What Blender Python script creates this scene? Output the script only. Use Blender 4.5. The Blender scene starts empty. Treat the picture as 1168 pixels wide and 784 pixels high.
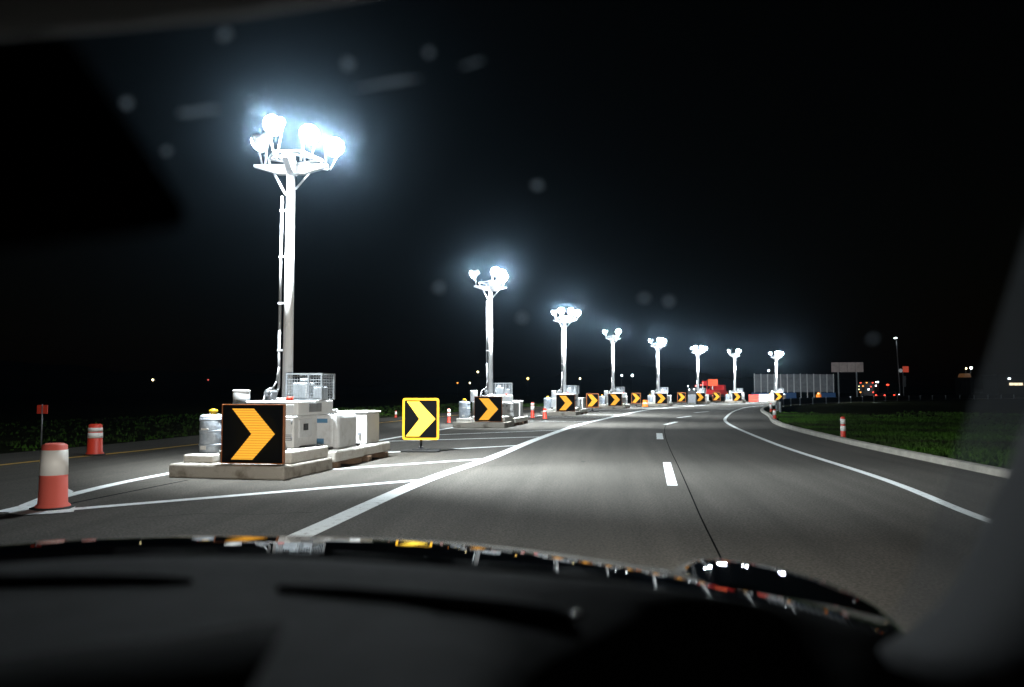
import bpy, bmesh, math, random
from mathutils import Vector, Matrix, Euler
random.seed(7)
R = math.radians
sc = bpy.context.scene
COL = sc.collection
PI = math.pi

# ------------------------------------------------------------------ camera geometry
F, CX, CY, EYE = 908.0, 584.0, 392.0, 1.45
PITCH = math.atan(54.0 / F)
def ray(u, v):
    x, z = (u - CX) / F, -(v - CY) / F
    cp, sp = math.cos(PITCH), math.sin(PITCH)
    return Vector((x, cp - z * sp, sp + z * cp))
def P(u, v, d):                       # point on a sight line at forward distance d
    r = ray(u, v)
    return Vector((0, 0, EYE)) + r * (d / r.y)
def G(u, v):                          # point of the ground
    r = ray(u, v)
    t = -EYE / r.z
    return Vector((r.x * t, r.y * t, 0))
def X_at(u, d): return (u - CX) / F * d

# ------------------------------------------------------------------ materials
def mat(name, color=(.5, .5, .5), rough=.6, metal=0., emit=None, strength=0., coat=0., spec=.5, noise=None, bump=0., bscale=60.):
    m = bpy.data.materials.new(name); m.use_nodes = True
    nt = m.node_tree; b = nt.nodes['Principled BSDF']
    b.inputs['Base Color'].default_value = (*color, 1)
    b.inputs['Roughness'].default_value = rough
    b.inputs['Metallic'].default_value = metal
    b.inputs['Specular IOR Level'].default_value = spec
    b.inputs['Coat Weight'].default_value = coat
    b.inputs['Coat Roughness'].default_value = .03
    if emit:
        b.inputs['Emission Color'].default_value = (*emit, 1)
        b.inputs['Emission Strength'].default_value = strength
    tc = None
    if noise or bump:
        tc = nt.nodes.new('ShaderNodeTexCoord')
    if noise:                          # (scale, second colour, contrast low, contrast high)
        n = nt.nodes.new('ShaderNodeTexNoise'); n.inputs['Scale'].default_value = noise[0]
        n.inputs['Detail'].default_value = 6; n.inputs['Roughness'].default_value = .62
        nt.links.new(tc.outputs['Object'], n.inputs['Vector'])
        rp = nt.nodes.new('ShaderNodeValToRGB')
        rp.color_ramp.elements[0].position = noise[2]; rp.color_ramp.elements[1].position = noise[3]
        rp.color_ramp.elements[0].color = (*color, 1); rp.color_ramp.elements[1].color = (*noise[1], 1)
        nt.links.new(n.outputs['Fac'], rp.inputs['Fac'])
        nt.links.new(rp.outputs['Color'], b.inputs['Base Color'])
    if bump:
        n2 = nt.nodes.new('ShaderNodeTexNoise'); n2.inputs['Scale'].default_value = bscale; n2.inputs['Detail'].default_value = 4
        nt.links.new(tc.outputs['Object'], n2.inputs['Vector'])
        bp = nt.nodes.new('ShaderNodeBump'); bp.inputs['Strength'].default_value = bump; bp.inputs['Distance'].default_value = .02
        nt.links.new(n2.outputs['Fac'], bp.inputs['Height'])
        nt.links.new(bp.outputs['Normal'], b.inputs['Normal'])
    return m

M = {}
def asphalt(name, c1, c2, patch):
    m = bpy.data.materials.new(name); m.use_nodes = True
    nt = m.node_tree; b = nt.nodes['Principled BSDF']; L = nt.links
    tc = nt.nodes.new('ShaderNodeTexCoord')
    big = nt.nodes.new('ShaderNodeTexNoise'); big.inputs['Scale'].default_value = .16; big.inputs['Detail'].default_value = 5
    mp = nt.nodes.new('ShaderNodeMapping'); mp.inputs['Scale'].default_value = (1.1, .035, 1)
    strk = nt.nodes.new('ShaderNodeTexNoise'); strk.inputs['Scale'].default_value = 2.2; strk.inputs['Detail'].default_value = 6
    fine = nt.nodes.new('ShaderNodeTexNoise'); fine.inputs['Scale'].default_value = 38; fine.inputs['Detail'].default_value = 5
    L.new(tc.outputs['Object'], big.inputs['Vector']); L.new(tc.outputs['UV'], mp.inputs['Vector'])
    L.new(mp.outputs['Vector'], strk.inputs['Vector']); L.new(tc.outputs['Object'], fine.inputs['Vector'])
    a1 = nt.nodes.new('ShaderNodeMath'); a1.operation = 'ADD'
    L.new(big.outputs['Fac'], a1.inputs[0]); L.new(strk.outputs['Fac'], a1.inputs[1])
    s1 = nt.nodes.new('ShaderNodeMath'); s1.operation = 'MULTIPLY'; s1.inputs[1].default_value = .5
    L.new(a1.outputs[0], s1.inputs[0])
    rp = nt.nodes.new('ShaderNodeValToRGB')
    rp.color_ramp.elements[0].position = .32; rp.color_ramp.elements[1].position = .68
    rp.color_ramp.elements[0].color = (*c1, 1); rp.color_ramp.elements[1].color = (*c2, 1)
    L.new(s1.outputs[0], rp.inputs['Fac'])
    mx = nt.nodes.new('ShaderNodeMixRGB'); mx.blend_type = 'MULTIPLY'; mx.inputs['Fac'].default_value = 1
    fr = nt.nodes.new('ShaderNodeValToRGB'); fr.color_ramp.elements[0].position = .3; fr.color_ramp.elements[1].position = .7
    fr.color_ramp.elements[0].color = (.45, .45, .45, 1); fr.color_ramp.elements[1].color = (1.45, 1.45, 1.45, 1)
    L.new(fine.outputs['Fac'], fr.inputs['Fac'])
    L.new(rp.outputs['Color'], mx.inputs['Color1']); L.new(fr.outputs['Color'], mx.inputs['Color2'])
    L.new(mx.outputs['Color'], b.inputs['Base Color'])
    b.inputs['Roughness'].default_value = .9; b.inputs['Specular IOR Level'].default_value = .12
    bp = nt.nodes.new('ShaderNodeBump'); bp.inputs['Strength'].default_value = .5; bp.inputs['Distance'].default_value = .01
    L.new(fine.outputs['Fac'], bp.inputs['Height']); L.new(bp.outputs['Normal'], b.inputs['Normal'])
    return m
M['asphalt'] = asphalt('asphalt', (.048, .045, .040), (.090, .083, .074), 1)
M['ground'] = mat('dark_soil', (.010, .012, .006), 1., spec=0, noise=(.4, (.018, .019, .010), .3, .7), bump=.6, bscale=5)
M['paint'] = mat('road_paint', (.66, .69, .70), .7, spec=.1, noise=(9, (.15, .145, .14), .54, .80), bump=.15, bscale=90)
M['stain'] = mat('oil_stain', (.028, .026, .024), .8, spec=.1)
M['seal'] = mat('crack_filler', (.014, .013, .012), .9, spec=.05)
M['timber'] = mat('old_timber', (.16, .10, .06), .9, noise=(7, (.07, .045, .03), .35, .7), bump=.4, bscale=30)
M['paint_y'] = mat('road_paint_yellow', (.62, .36, .04), .6, noise=(3, (.40, .24, .04), .45, .8))
M['tar'] = mat('tar', (.006, .006, .006), .95, spec=0)
M['kerb'] = mat('kerb_concrete', (.36, .34, .30), .85, noise=(3, (.22, .21, .185), .35, .75), bump=.3, bscale=40)
M['concrete'] = mat('cast_concrete', (.27, .25, .22), .9, noise=(3.6, (.10, .08, .06), .48, .72), bump=.35, bscale=25)
M['concrete2'] = mat('pale_concrete', (.60, .585, .55), .85, noise=(4, (.34, .30, .25), .48, .8), bump=.3, bscale=30)
M['white'] = mat('white_enamel', (.80, .81, .82), .42, noise=(4.5, (.54, .55, .55), .58, .86))
M['white2'] = mat('white_plastic', (.76, .78, .81), .5, noise=(5, (.50, .50, .49), .52, .85))
M['galv'] = mat('galvanised_steel', (.52, .56, .60), .42, .55, noise=(6, (.34, .37, .40), .4, .7))
M['drumsteel'] = mat('blue_grey_plastic', (.36, .41, .48), .5, noise=(9, (.55, .60, .66), .45, .7), bump=.5, bscale=14)
M['darkmetal'] = mat('dark_metal', (.03, .03, .033), .5, .4)
M['grey'] = mat('grey_steel', (.22, .23, .25), .5, .3, noise=(6, (.14, .15, .16), .4, .7))
M['bluelabel'] = mat('blue_label', (.10, .24, .40), .5)
M['black'] = mat('black_panel', (.0025, .0025, .003), .7, spec=.05)
M['rubber'] = mat('black_rubber', (.012, .012, .012), .8)
M['frame_o'] = mat('orange_trim', (.26, .07, .008), .5)
M['frame_y'] = mat('yellow_trim', (.85, .42, .01), .45)
M['red'] = mat('red_plastic', (.62, .045, .02), .5)
M['redpale'] = mat('faded_red_plastic', (.70, .13, .10), .5)
M['reflect'] = mat('white_band', (.82, .80, .78), .5)
M['orange'] = mat('orange_plastic', (.85, .20, .015), .5)
M['yellowlamp'] = mat('amber_lens', (.75, .45, .02), .3)
M['cable'] = mat('grey_cable', (.28, .29, .30), .6)
M['redpaint'] = mat('red_truck_paint', (.55, .02, .02), .35, coat=.5)
M['bluebar'] = mat('blue_plastic', (.05, .12, .28), .5)
M['signback'] = mat('sign_back', (.62, .52, .50), .6, noise=(1.2, (.45, .36, .34), .4, .7))
M['scrim'] = mat('grey_panel', (.27, .28, .30), .7, noise=(1.5, (.17, .18, .20), .4, .7))
M['hill'] = mat('far_hill', (.006, .008, .006), 1., noise=(.03, (.012, .014, .008), .4, .6))
M['building'] = mat('dark_render', (.012, .012, .013), .9, noise=(.6, (.009, .009, .009), .4, .6))
M['cloth'] = mat('headliner_cloth', (.10, .088, .075), .95, spec=.1, bump=.2, bscale=400)
M['dash'] = mat('dash_vinyl', (.068, .068, .070), .8, spec=.08, noise=(14, (.056, .056, .057), .4, .6), bump=.35, bscale=420)
M['dashblack'] = mat('black_vinyl', (.004, .004, .0045), .9, spec=0)
M['hoodvinyl'] = mat('soft_black_vinyl', (.010, .010, .0105), .9, spec=.04, bump=.3, bscale=420)
M['pillar'] = mat('pillar_cloth', (.10, .10, .105), .9, spec=.1, bump=.25, bscale=350)
M['carpaint'] = mat('dark_car_paint', (.003, .005, .008), .6, .0, coat=1., spec=0)
M['carpaint'].node_tree.nodes['Principled BSDF'].inputs['Coat Roughness'].default_value = .015
M['chrome'] = mat('chrome', (.6, .6, .62), .15, 1.)
M['mirrorglass'] = mat('mirror_glass', (.02, .02, .022), .05, .9)

# amber chevrons: glow put into the colour, in rows with narrow dimmer gaps
def glow_rows(name, c, strength, rows):
    m = bpy.data.materials.new(name); m.use_nodes = True
    nt = m.node_tree; b = nt.nodes['Principled BSDF']; L = nt.links
    b.inputs['Base Color'].default_value = (c[0] * .35, c[1] * .3, c[2] * .2, 1); b.inputs['Roughness'].default_value = .5; b.inputs['Specular IOR Level'].default_value = .1
    tc = nt.nodes.new('ShaderNodeTexCoord'); sp = nt.nodes.new('ShaderNodeSeparateXYZ')
    L.new(tc.outputs['Object'], sp.inputs[0])
    mu = nt.nodes.new('ShaderNodeMath'); mu.operation = 'MULTIPLY'; mu.inputs[1].default_value = 2 * PI * rows
    L.new(sp.outputs['Z'], mu.inputs[0])
    si = nt.nodes.new('ShaderNodeMath'); si.operation = 'SINE'; L.new(mu.outputs[0], si.inputs[0])
    mr = nt.nodes.new('ShaderNodeMapRange'); mr.inputs['From Min'].default_value = -1; mr.inputs['From Max'].default_value = .2
    mr.inputs['To Min'].default_value = .42 * strength; mr.inputs['To Max'].default_value = strength
    L.new(si.outputs[0], mr.inputs['Value'])
    b.inputs['Emission Color'].default_value = (*c, 1)
    L.new(mr.outputs['Result'], b.inputs['Emission Strength'])
    return m
M['led'] = glow_rows('amber_led_rows', (1., .46, .045), 1.12, 24)
M['sheet'] = mat('yellow_sheeting', (.90, .62, .04), .45, emit=(1, .62, .07), strength=.85)  # glow added to stand for headlight light the sheeting sends back
M['lens'] = mat('floodlight_lens', (.9, .9, .9), .3, emit=(.86, .94, 1.), strength=620)
def glow(name, c, s): return mat(name, (.4, .4, .4), .5, emit=c, strength=s)
M['glow_w'] = glow('white_lamp', (.85, .95, 1), 14)
M['glow_y'] = glow('sodium_lamp', (1, .62, .16), 7)
M['glow_yw'] = glow('warm_lamp', (1, .85, .45), 7)
M['glow_r'] = glow('red_lamp', (1, .06, .025), 3.2)
M['glow_o'] = glow('orange_lamp', (1, .30, .04), 3.2)
M['glow_rd'] = glow('dim_red_lamp', (.8, .12, .1), 1.2)
M['window_lit'] = glow('lit_window', (1, .80, .52), 2.2)
M['glow_b'] = glow('orange_glow', (.9, .35, .08), .07)

# ------------------------------------------------------------------ mesh helpers
class MB:
    def __init__(s): s.bm = bmesh.new()
    def _merge(s, b2, mtx=None, smooth=False):
        if mtx is not None: b2.transform(mtx)
        me = bpy.data.meshes.new('tmp')
        for f in b2.faces: f.smooth = smooth
        b2.to_mesh(me); b2.free(); s.bm.from_mesh(me); bpy.data.meshes.remove(me)
        return s
    def box(s, lo, hi, bev=0., rot=None, seg=2):
        lo, hi = Vector(lo), Vector(hi); c = (lo + hi) / 2; d = hi - lo
        b = bmesh.new(); bmesh.ops.create_cube(b, size=1)
        b.transform(Matrix.Diagonal((d.x, d.y, d.z, 1)))
        if bev > 0: bmesh.ops.bevel(b, geom=b.edges[:] , offset=min(bev, min(d) * .45), segments=seg, affect='EDGES', profile=.5)
        m = Matrix.Translation(c)
        if rot is not None: m = m @ Euler(rot).to_matrix().to_4x4()
        return s._merge(b, m)
    def cyl(s, a, b_, r1, r2=None, n=16, caps=True):
        a, b_ = Vector(a), Vector(b_); r2 = r1 if r2 is None else r2
        d = b_ - a; L = d.length
        b = bmesh.new()
        bmesh.ops.create_cone(b, cap_ends=caps, segments=n, radius1=r1, radius2=r2, depth=L)
        q = Vector((0, 0, 1)).rotation_difference(d.normalized())
        m = Matrix.Translation((a + b_) / 2) @ q.to_matrix().to_4x4()
        b.transform(m)
        me = bpy.data.meshes.new('tmp')
        for f in b.faces: f.smooth = len(f.verts) == 4
        b.to_mesh(me); b.free(); s.bm.from_mesh(me); bpy.data.meshes.remove(me)
        return s
    def lathe(s, prof, n=24, at=(0, 0, 0)):
        bm = s.bm; at = Vector(at); rings = []
        for r, z in prof:
            rings.append([bm.verts.new(at + Vector((r * math.cos(2 * PI * k / n), r * math.sin(2 * PI * k / n), z))) for k in range(n)])
        for i in range(len(rings) - 1):
            for k in range(n):
                f = bm.faces.new((rings[i][k], rings[i][(k + 1) % n], rings[i + 1][(k + 1) % n], rings[i + 1][k])); f.smooth = True
        bm.faces.new(rings[0][::-1]); bm.faces.new(rings[-1])
        return s
    def tube(s, pts, r, n=8):
        pts = [Vector(p) for p in pts]
        for a, b in zip(pts[:-1], pts[1:]): s.cyl(a, b, r, r, n)
        return s
    def prism(s, poly, y0, y1):       # polygon in x,z pushed along y
        bm = s.bm
        a = [bm.verts.new((x, y0, z)) for x, z in poly]; b = [bm.verts.new((x, y1, z)) for x, z in poly]
        n = len(poly)
        bm.faces.new(a); bm.faces.new(b[::-1])
        for k in range(n): bm.faces.new((a[k], b[k], b[(k + 1) % n], a[(k + 1) % n]))
        return s
    def grid(s, rows, smooth=True):
        bm = s.bm; vs = [[bm.verts.new(p) for p in r] for r in rows]
        for i in range(len(vs) - 1):
            for j in range(len(vs[i]) - 1):
                f = bm.faces.new((vs[i][j], vs[i][j + 1], vs[i + 1][j + 1], vs[i + 1][j])); f.smooth = smooth
        return s
    def build(s, name, m, parent=None, loc=None, world=False):
        bmesh.ops.recalc_face_normals(s.bm, faces=s.bm.faces[:])
        if world and parent is not None:
            s.bm.transform(Matrix.LocRotScale(parent.location, parent.rotation_euler, None).inverted())
        me = bpy.data.meshes.new(name); s.bm.to_mesh(me); s.bm.free()
        me.materials.append(m)
        o = bpy.data.objects.new(name, me); COL.objects.link(o)
        if parent is not None: o.parent = parent
        if loc is not None: o.location = loc
        return o

def tag(o, label=None, cat=None, group=None, kind=None):
    if label: o['label'] = label
    if cat: o['category'] = cat
    if group: o['group'] = group
    if kind: o['kind'] = kind
    return o
def thing(name, label, cat, loc=(0, 0, 0), rz=0., group=None):
    o = bpy.data.objects.new(name, None); COL.objects.link(o)
    o.location = loc; o.rotation_euler = (0, 0, rz)
    return tag(o, label, cat, group)
def copy_tree(o, parent=None):
    kids = [c for c in COL.objects if c.parent == o]
    c = o.copy(); COL.objects.link(c)
    if parent is not None: c.parent = parent
    for k in kids: copy_tree(k, c)
    return c
def place(proto, first, loc, rz, label, group=None):
    o = proto if first else copy_tree(proto)
    o.location = loc; o.rotation_euler = (0, 0, rz); o['label'] = label
    if group: o['group'] = group
    return o

def spline(pts, n=14):                # Catmull-Rom through 2-D points
    p = [Vector((*q, 0)) for q in pts]; p = [p[0] * 2 - p[1]] + p + [p[-1] * 2 - p[-2]]
    out = []
    for i in range(1, len(p) - 2):
        for k in range(n):
            t = k / n
            out.append(.5 * ((2 * p[i]) + (p[i + 1] - p[i - 1]) * t + (2 * p[i - 1] - 5 * p[i] + 4 * p[i + 1] - p[i + 2]) * t * t + (3 * p[i] - p[i - 1] - 3 * p[i + 1] + p[i + 2]) * t ** 3))
    out.append(p[-2]); return out
def resample(pts, n):
    L = [0]
    for a, b in zip(pts[:-1], pts[1:]): L.append(L[-1] + (b - a).length)
    out = []; j = 0
    for k in range(n):
        d = L[-1] * k / (n - 1)
        while j < len(L) - 2 and L[j + 1] < d: j += 1
        out.append(pts[j].lerp(pts[j + 1], (d - L[j]) / max(1e-6, L[j + 1] - L[j])))
    return out
def normals(pts):
    out = []
    for i in range(len(pts)):
        d = (pts[min(i + 1, len(pts) - 1)] - pts[max(i - 1, 0)]).normalized(); out.append(Vector((-d.y, d.x, 0)))   # left of travel
    return out
def strip(mb, pts, w, z, w2=None):
    nn = normals(pts); n = len(pts)
    L_, R_ = [], []
    for i, (p, q) in enumerate(zip(pts, nn)):
        h = .5 * (w if w2 is None else w + (w2 - w) * i / (n - 1))
        L_.append(p + q * h + Vector((0, 0, z))); R_.append(p - q * h + Vector((0, 0, z)))
    mb.grid([L_, R_], False); return mb

# ------------------------------------------------------------------ setting
g = MB(); g.grid([[(x, y, 0) for x in (-700, -60, 0, 60, 260, 700)] for y in (-120, 0, 60, 200, 700)], False)
tag(g.build('ground', M['ground']), kind='structure')

kerb_c = spline([(6.0, -14), (7.3, 4), (8.2, 13.3), (9.2, 22.3), (11.2, 33.8), (14.4, 45), (19, 61), (25, 76), (33.5, 90), (55, 117), (80, 140), (140, 180), (260, 240)])
right_c = spline([(2.6, -14), (4.75, 4), (5.3, 8.9), (6.1, 13.3), (7.25, 22.3), (9.7, 36.0), (12.4, 46), (16.9, 60), (22.4, 74), (31, 89), (53, 117.5), (79, 142), (139, 183), (259, 243)])
left_c = spline([(-5.6, -14), (-2.75, 3.5), (-2.11, 8.03), (-1.41, 12.9), (-.46, 17.3), (.83, 24.4), (2.8, 33.8), (5.1, 42.5), (9.6, 58.5), (13.0, 67.5), (20.5, 82), (28, 91.5), (38, 102), (58, 122), (85, 147), (145, 192), (262, 255)])
yellow_c = spline([(-15, -14), (-12.2, 4), (-10, 15.5), (-8.6, 21.2), (-6.1, 35.6), (-2.6, 50), (2.5, 67), (8.5, 81), (16, 94), (24, 103.5), (33, 111), (55, 131), (82, 156), (142, 202), (262, 268)])
gore_c = spline([(-6.1, 9.6), (-5.98, 14.2), (-3.9, 23.3), (-2.35, 31.3), (.3, 42), (4.0, 54), (9.5, 68.5), (15, 79.5), (22, 90.5), (30, 99.5), (40, 108)])
N = 220
k_, y_ = resample(kerb_c, N), resample(yellow_c, N)
yn = normals(y_)
edge = [p + q * 2.4 for p, q in zip(y_, yn)]
rd = MB()
rows = [[a.lerp(b, t) + Vector((0, 0, .004)) for t in (0, .25, .5, .75, 1)] for a, b in zip(edge, k_)]
rd.grid(rows, False); ro = tag(rd.build('road', M['asphalt']), kind='structure')
along = [0]                            # metres across and along the road, for streaks that follow the lanes
for a, b in zip(k_[:-1], k_[1:]): along.append(along[-1] + (b - a).length)
uvl = ro.data.uv_layers.new(name='UVMap')
for lp in ro.data.loops:
    i, j = divmod(lp.vertex_index, 5); uvl.data[lp.index].uv = (-(1 - j / 4) * (edge[i] - k_[i]).length, along[i])

def line_obj(name, segs, m, kind='structure'):
    mb = MB()
    for pts, w, z in segs: strip(mb, pts, w, z)
    return tag(mb.build(name, m), kind=kind)
ground_line = lambda a, b, n=6: [G(*a).lerp(G(*b), t / n) for t in range(n + 1)]
segs = [(left_c, .26, .0085), (right_c, .15, .0085)]
ga = [p for p in gore_c]
segs.append((ga, .19, .0080))
for a, b in (((82, 582), (486, 548)), ((380, 536), (556, 524)), ((437, 517), (595, 508.6)), ((440, 504), (624, 498.6)), ((500, 496.4), (641, 491))):
    segs.append((ground_line(a, b), .2, .0125))
lr, gr_ = resample(left_c, 400), resample(gore_c, 200)
for D in (39, 44, 49.5, 55, 61, 67, 73, 79, 85, 91, 97):     # hatching carried on along the curve
    a = min(gr_, key=lambda p: abs(p.y - D)); b = min(lr, key=lambda p: (p - (a + Vector((3.2, -1.2, 0)))).length)
    segs.append(([a.lerp(b, t / 5) for t in range(6)], .2, .0125))
line_obj('road_lines', segs, M['paint'])
# painted gore nose
nb = MB(); nose = [G(9, 587), G(22, 578), G(46, 568.5), G(78, 559), G(84, 562), G(66, 573), G(86, 579.5), G(84, 585.5), G(52, 588), G(24, 589)]
nb.bm.faces.new([nb.bm.verts.new(p + Vector((0, 0, .0165))) for p in nose])
bmesh.ops.triangulate(nb.bm, faces=nb.bm.faces[:])
tag(nb.build('road_nose_paint', M['paint']), kind='structure')
# lane dashes
dashes = []
for (a, b, w) in (((767, 554.5), (760.5, 528), .155), ((753, 501.5), (752, 494.5), .2)):
    dashes.append((ground_line(a, b, 4), w, .0085))
for x0, y0, dx, dy in ((6.55, 34.2, 1.1, 3.0), (8.9, 43, 1.35, 2.8), (12.1, 53, 1.6, 2.7), (16.0, 62, 1.9, 2.5), (21.5, 72, 2.2, 2.2), (28.5, 80.5, 2.2, 2), (36, 89, 2.2, 2), (44, 98, 2.2, 2.2)):
    a = Vector((x0, y0, 0)); dashes.append(([a + Vector((dx, dy, 0)) * t / 3 for t in range(4)], .2, .0085))
line_obj('road_lane_dashes', dashes, M['paint'])
line_obj('road_yellow_line', [(yellow_c, .16, .0085)], M['paint_y'])
jt = []
pj = [G(*q) for q in ((850, 700), (822, 637), (800, 592), (786, 560), (774, 533), (764, 512), (759, 498), (758.5, 488), (764, 479))]
jp = spline([(p.x, p.y) for p in pj], 8)
jt.append((jp, .018, .0055))
jt.append((ground_line((85, 574), (215, 548), 8), .05, .0055)); jt.append((ground_line((0, 588), (86, 574), 4), .05, .0055))
line_obj('road_joint_seal', jt, M['tar'])
cr = []
for (x, y, a, n) in ((-4.3, 9.2, 25, 8), (-7.8, 14, 20, 9), (-.9, 15.2, 30, 6), (-6.8, 12, 40, 7)):
    q = Vector((x, y, 0)); pts = [q.copy()]
    for k in range(n):
        aa = R(a + random.uniform(-32, 32)); q = q + Vector((math.cos(aa), math.sin(aa), 0)) * random.uniform(.18, .4); pts.append(q.copy())
    cr.append((pts, random.uniform(.010, .022), .0052))
line_obj('road_cracks', cr, M['seal'])
st = MB()
for k in range(7):
    t = random.random(); i0 = int(20 + 130 * t); lp = left_c[min(len(left_c) - 2, i0)]; nl_ = normals(left_c)[min(len(left_c) - 2, i0)]
    c = lp - nl_ * random.choice((1.75, 1.85, 1.95, 5.2, 5.4)) + Vector((random.gauss(0, .12), random.gauss(0, .3), .0058)); r0 = random.uniform(.03, .13)
    ring = [c + Vector((math.cos(2 * PI * m / 11) * r0 * random.uniform(.6, 1.2), math.sin(2 * PI * m / 11) * r0 * random.uniform(.9, 2.4), k * .00002)) for m in range(11)]
    st.bm.faces.new([st.bm.verts.new(p) for p in ring])
tag(st.build('road_oil_stains', M['stain']), kind='structure')
# kerb: a real step
kb = MB(); nn = normals(kerb_c)
prof = [(0, 0), (.0, .10), (-.025, .125), (-.20, .125), (-.22, .0)]
kb.grid([[p + q * o + Vector((0, 0, z)) for p, q in zip(kerb_c, nn)] for o, z in prof], False)
tag(kb.build('kerb', M['kerb']), kind='structure')
# hills on the horizon
hb = MB(); rows = [[], [], []]
for k in range(121):
    a = R(-75 + 150 * k / 120); d = 600
    h = 13 + 5 * math.sin(k * .21) + 3 * math.sin(k * .57 + 1) + 1.2 * math.sin(k * 1.9) - 9 * max(0, (k - 62) / 60)
    c = Vector((math.sin(a), math.cos(a), 0))
    rows[0].append(c * (d - 60)); rows[1].append(c * d + Vector((0, 0, max(2.5, h)))); rows[2].append(c * (d + 80))
hb.grid(rows); tag(hb.build('hills', M['hill']), kind='structure')

# grass: countless blades on both verges
def grass(name, m, spots, hmin, hmax):
    verts, faces = [], []
    for (x, y) in spots:
        for _ in range(3):
            a = random.uniform(0, 2 * PI); h = random.uniform(hmin, hmax); w = random.uniform(.012, .03) * (1 + y / 35)
            px, py = x + random.gauss(0, .06), y + random.gauss(0, .06)
            lx, ly = math.cos(a) * w, math.sin(a) * w; bx, by = random.gauss(0, .35) * h, random.gauss(0, .35) * h
            i = len(verts)
            verts += [(px - lx, py - ly, -.01), (px + lx, py + ly, -.01), (px + bx * .5 + lx * .6, py + by * .5 + ly * .6, h * .6), (px + bx, py + by, h)]
            faces += [(i, i + 1, i + 2), (i, i + 2, i + 3)]
    me = bpy.data.meshes.new(name); me.from_pydata(verts, [], faces); me.materials.append(m)
    o = bpy.data.objects.new(name, me); COL.objects.link(o); return o
gm = mat('grass_blades', (.042, .100, .012), .9, spec=.05, noise=(.22, (.018, .020, .010), .42, .62))
spots = []
kk = resample(kerb_c, 600); kn = normals(kk)
tries = 0
while len(spots) < 30000:
    i = int(random.random() ** 1.3 * 330) + 40; p, q = kk[i % 600], kn[i % 600]
    o = .3 + 26 * random.random() ** 1.7
    if p.y > 120 or p.y < 2: continue
    s = p - q * o; 
    if s.y < 1 or s.y > 46 + 4 * math.sin(s.x * .5) + 7 * random.random() ** 2 or (s - p).length < .55 or random.random() > math.exp(-max(0, s.x - 13) / 11): continue  # blades thinned to the right to imitate the lamplight fading
    spots.append((s.x, s.y))
ee = resample([p for p in edge], 600); en = normals(ee)
nl = 0
while nl < 4000:
    i = random.randrange(40, 330); p, q = ee[i], en[i]
    s = p + q * (.1 + 14 * random.random() ** 1.5)
    if s.y < 6 or s.y > 90: continue
    spots.append((s.x, s.y)); nl += 1
tag(grass('grass', gm, spots, .025, .12), 'uneven verge grass beyond the kerb and beside the far road edge', 'grass', kind='stuff')

# ------------------------------------------------------------------ light tower unit (built once at the origin, mast at x=y=0)
OR = ['nearest', 'second nearest', 'third nearest', 'fourth nearest', 'fifth nearest', 'sixth nearest', 'seventh nearest', 'farthest']
towers = [(-4.28, 15.2, -12), (-.88, 33.2, -12), (3.22, 49, -14), (8.4, 66, -15), (14.2, 77, -17), (21, 90, -19), (27.4, 98, -21), (34.2, 103, -23)]

base = thing('concrete_base', '-', 'concrete base')
b = MB(); b.box((-1.06, -2.06, 0), (1.05, -.22, .225), .03); b.build('lower_slab', M['concrete'], base)
b = MB(); b.box((-.98, -1.78, .228), (-.42, -.5, .36), .025); b.box((-.36, -1.7, .228), (.98, -.26, .44), .03); b.build('upper_slab', M['concrete2'], base)
b = MB(); b.box((-.78, -.18, .125), (1.08, 1.22, .333), .035); b.build('rear_slab', M['concrete2'], base)
b = MB(); b.box((-.72, 1.245, .13), (1.04, 2.78, .33), .035); b.build('rear_slab', M['concrete2'], base)
for (x, y, sx, sy, a) in ((.86, .02, .20, .11, .1), (.9, .95, .17, .13, -.2), (.88, 1.5, .2, .12, .15), (.84, 2.5, .22, .11, -.1), (-.5, .1, .2, .12, 0), (-.5, 1.1, .2, .12, .2), (-.45, 1.6, .2, .12, 0), (-.5, 2.5, .2, .12, .1)):
    b = MB(); b.box((x - sx, y - sy, 0), (x + sx, y + sy, .122), .02, rot=(0, 0, a)); b.build('timber_block', M['timber'], base)
b = MB(); b.tube([(.62, 1.32, .36), (.86, 1.45, .35), (.90, 1.2, .36), (.8, .4, .36), (.84, -.1, .36), (.9, -.4, .46), (.7, -.9, .452)], .02); b.build('hose', M['rubber'], base)

tower = thing('light_tower', '-', 'light tower')
b = MB(); b.box((-.72, -1.12, .445), (.72, -.2, 1.0), .02); b.box((-.7, -.14, .335), (.3, .5, 1.0), .02)
cab = b.build('base_cabinet', M['white'], tower)
for x in (.02, .40):
    b = MB(); b.box((x, -1.135, .52), (x + .31, -1.122, .95), .006); b.build('door', M['white'], cab)
    xh = .27 if x < .2 else .42
    b = MB(); b.box((xh, -1.16, .82), (xh + .05, -1.137, .86), .005); b.build('handle', M['darkmetal'], cab)
for x in (.035, .69):
    for z in (.58, .86):
        b = MB(); b.cyl((x, -1.14, z), (x, -1.14, z + .07), .012, n=8); b.build('hinge', M['grey'], cab)
b = MB(); b.box((.10, -1.139, .78), (.22, -1.1365, .88)); b.build('warning_label', M['yellowlamp'], cab)
b = MB(); b.box((.722, -.95, .62), (.74, -.45, .94), .008); b.build('side_panel', M['white2'], cab)
b = MB(); b.box((.741, -.80, .74), (.75, -.62, .86), .003); b.build('gauge', M['darkmetal'], cab)
b = MB()
for k in range(4): b.box((.46, -1.15, .58 + k * .03), (.70, -1.137, .592 + k * .03))
b.build('vent', M['grey'], cab)
b = MB(); b.box((-.30, -1.0, 1.003), (.74, .45, 1.27), .03); b.build('top_housing', M['white'], tower)
b = MB(); b.box((.2, -1.02, 1.10), (.3, -1.003, 1.17), .006); b.build('socket_box', M['grey'], tower)
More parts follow.
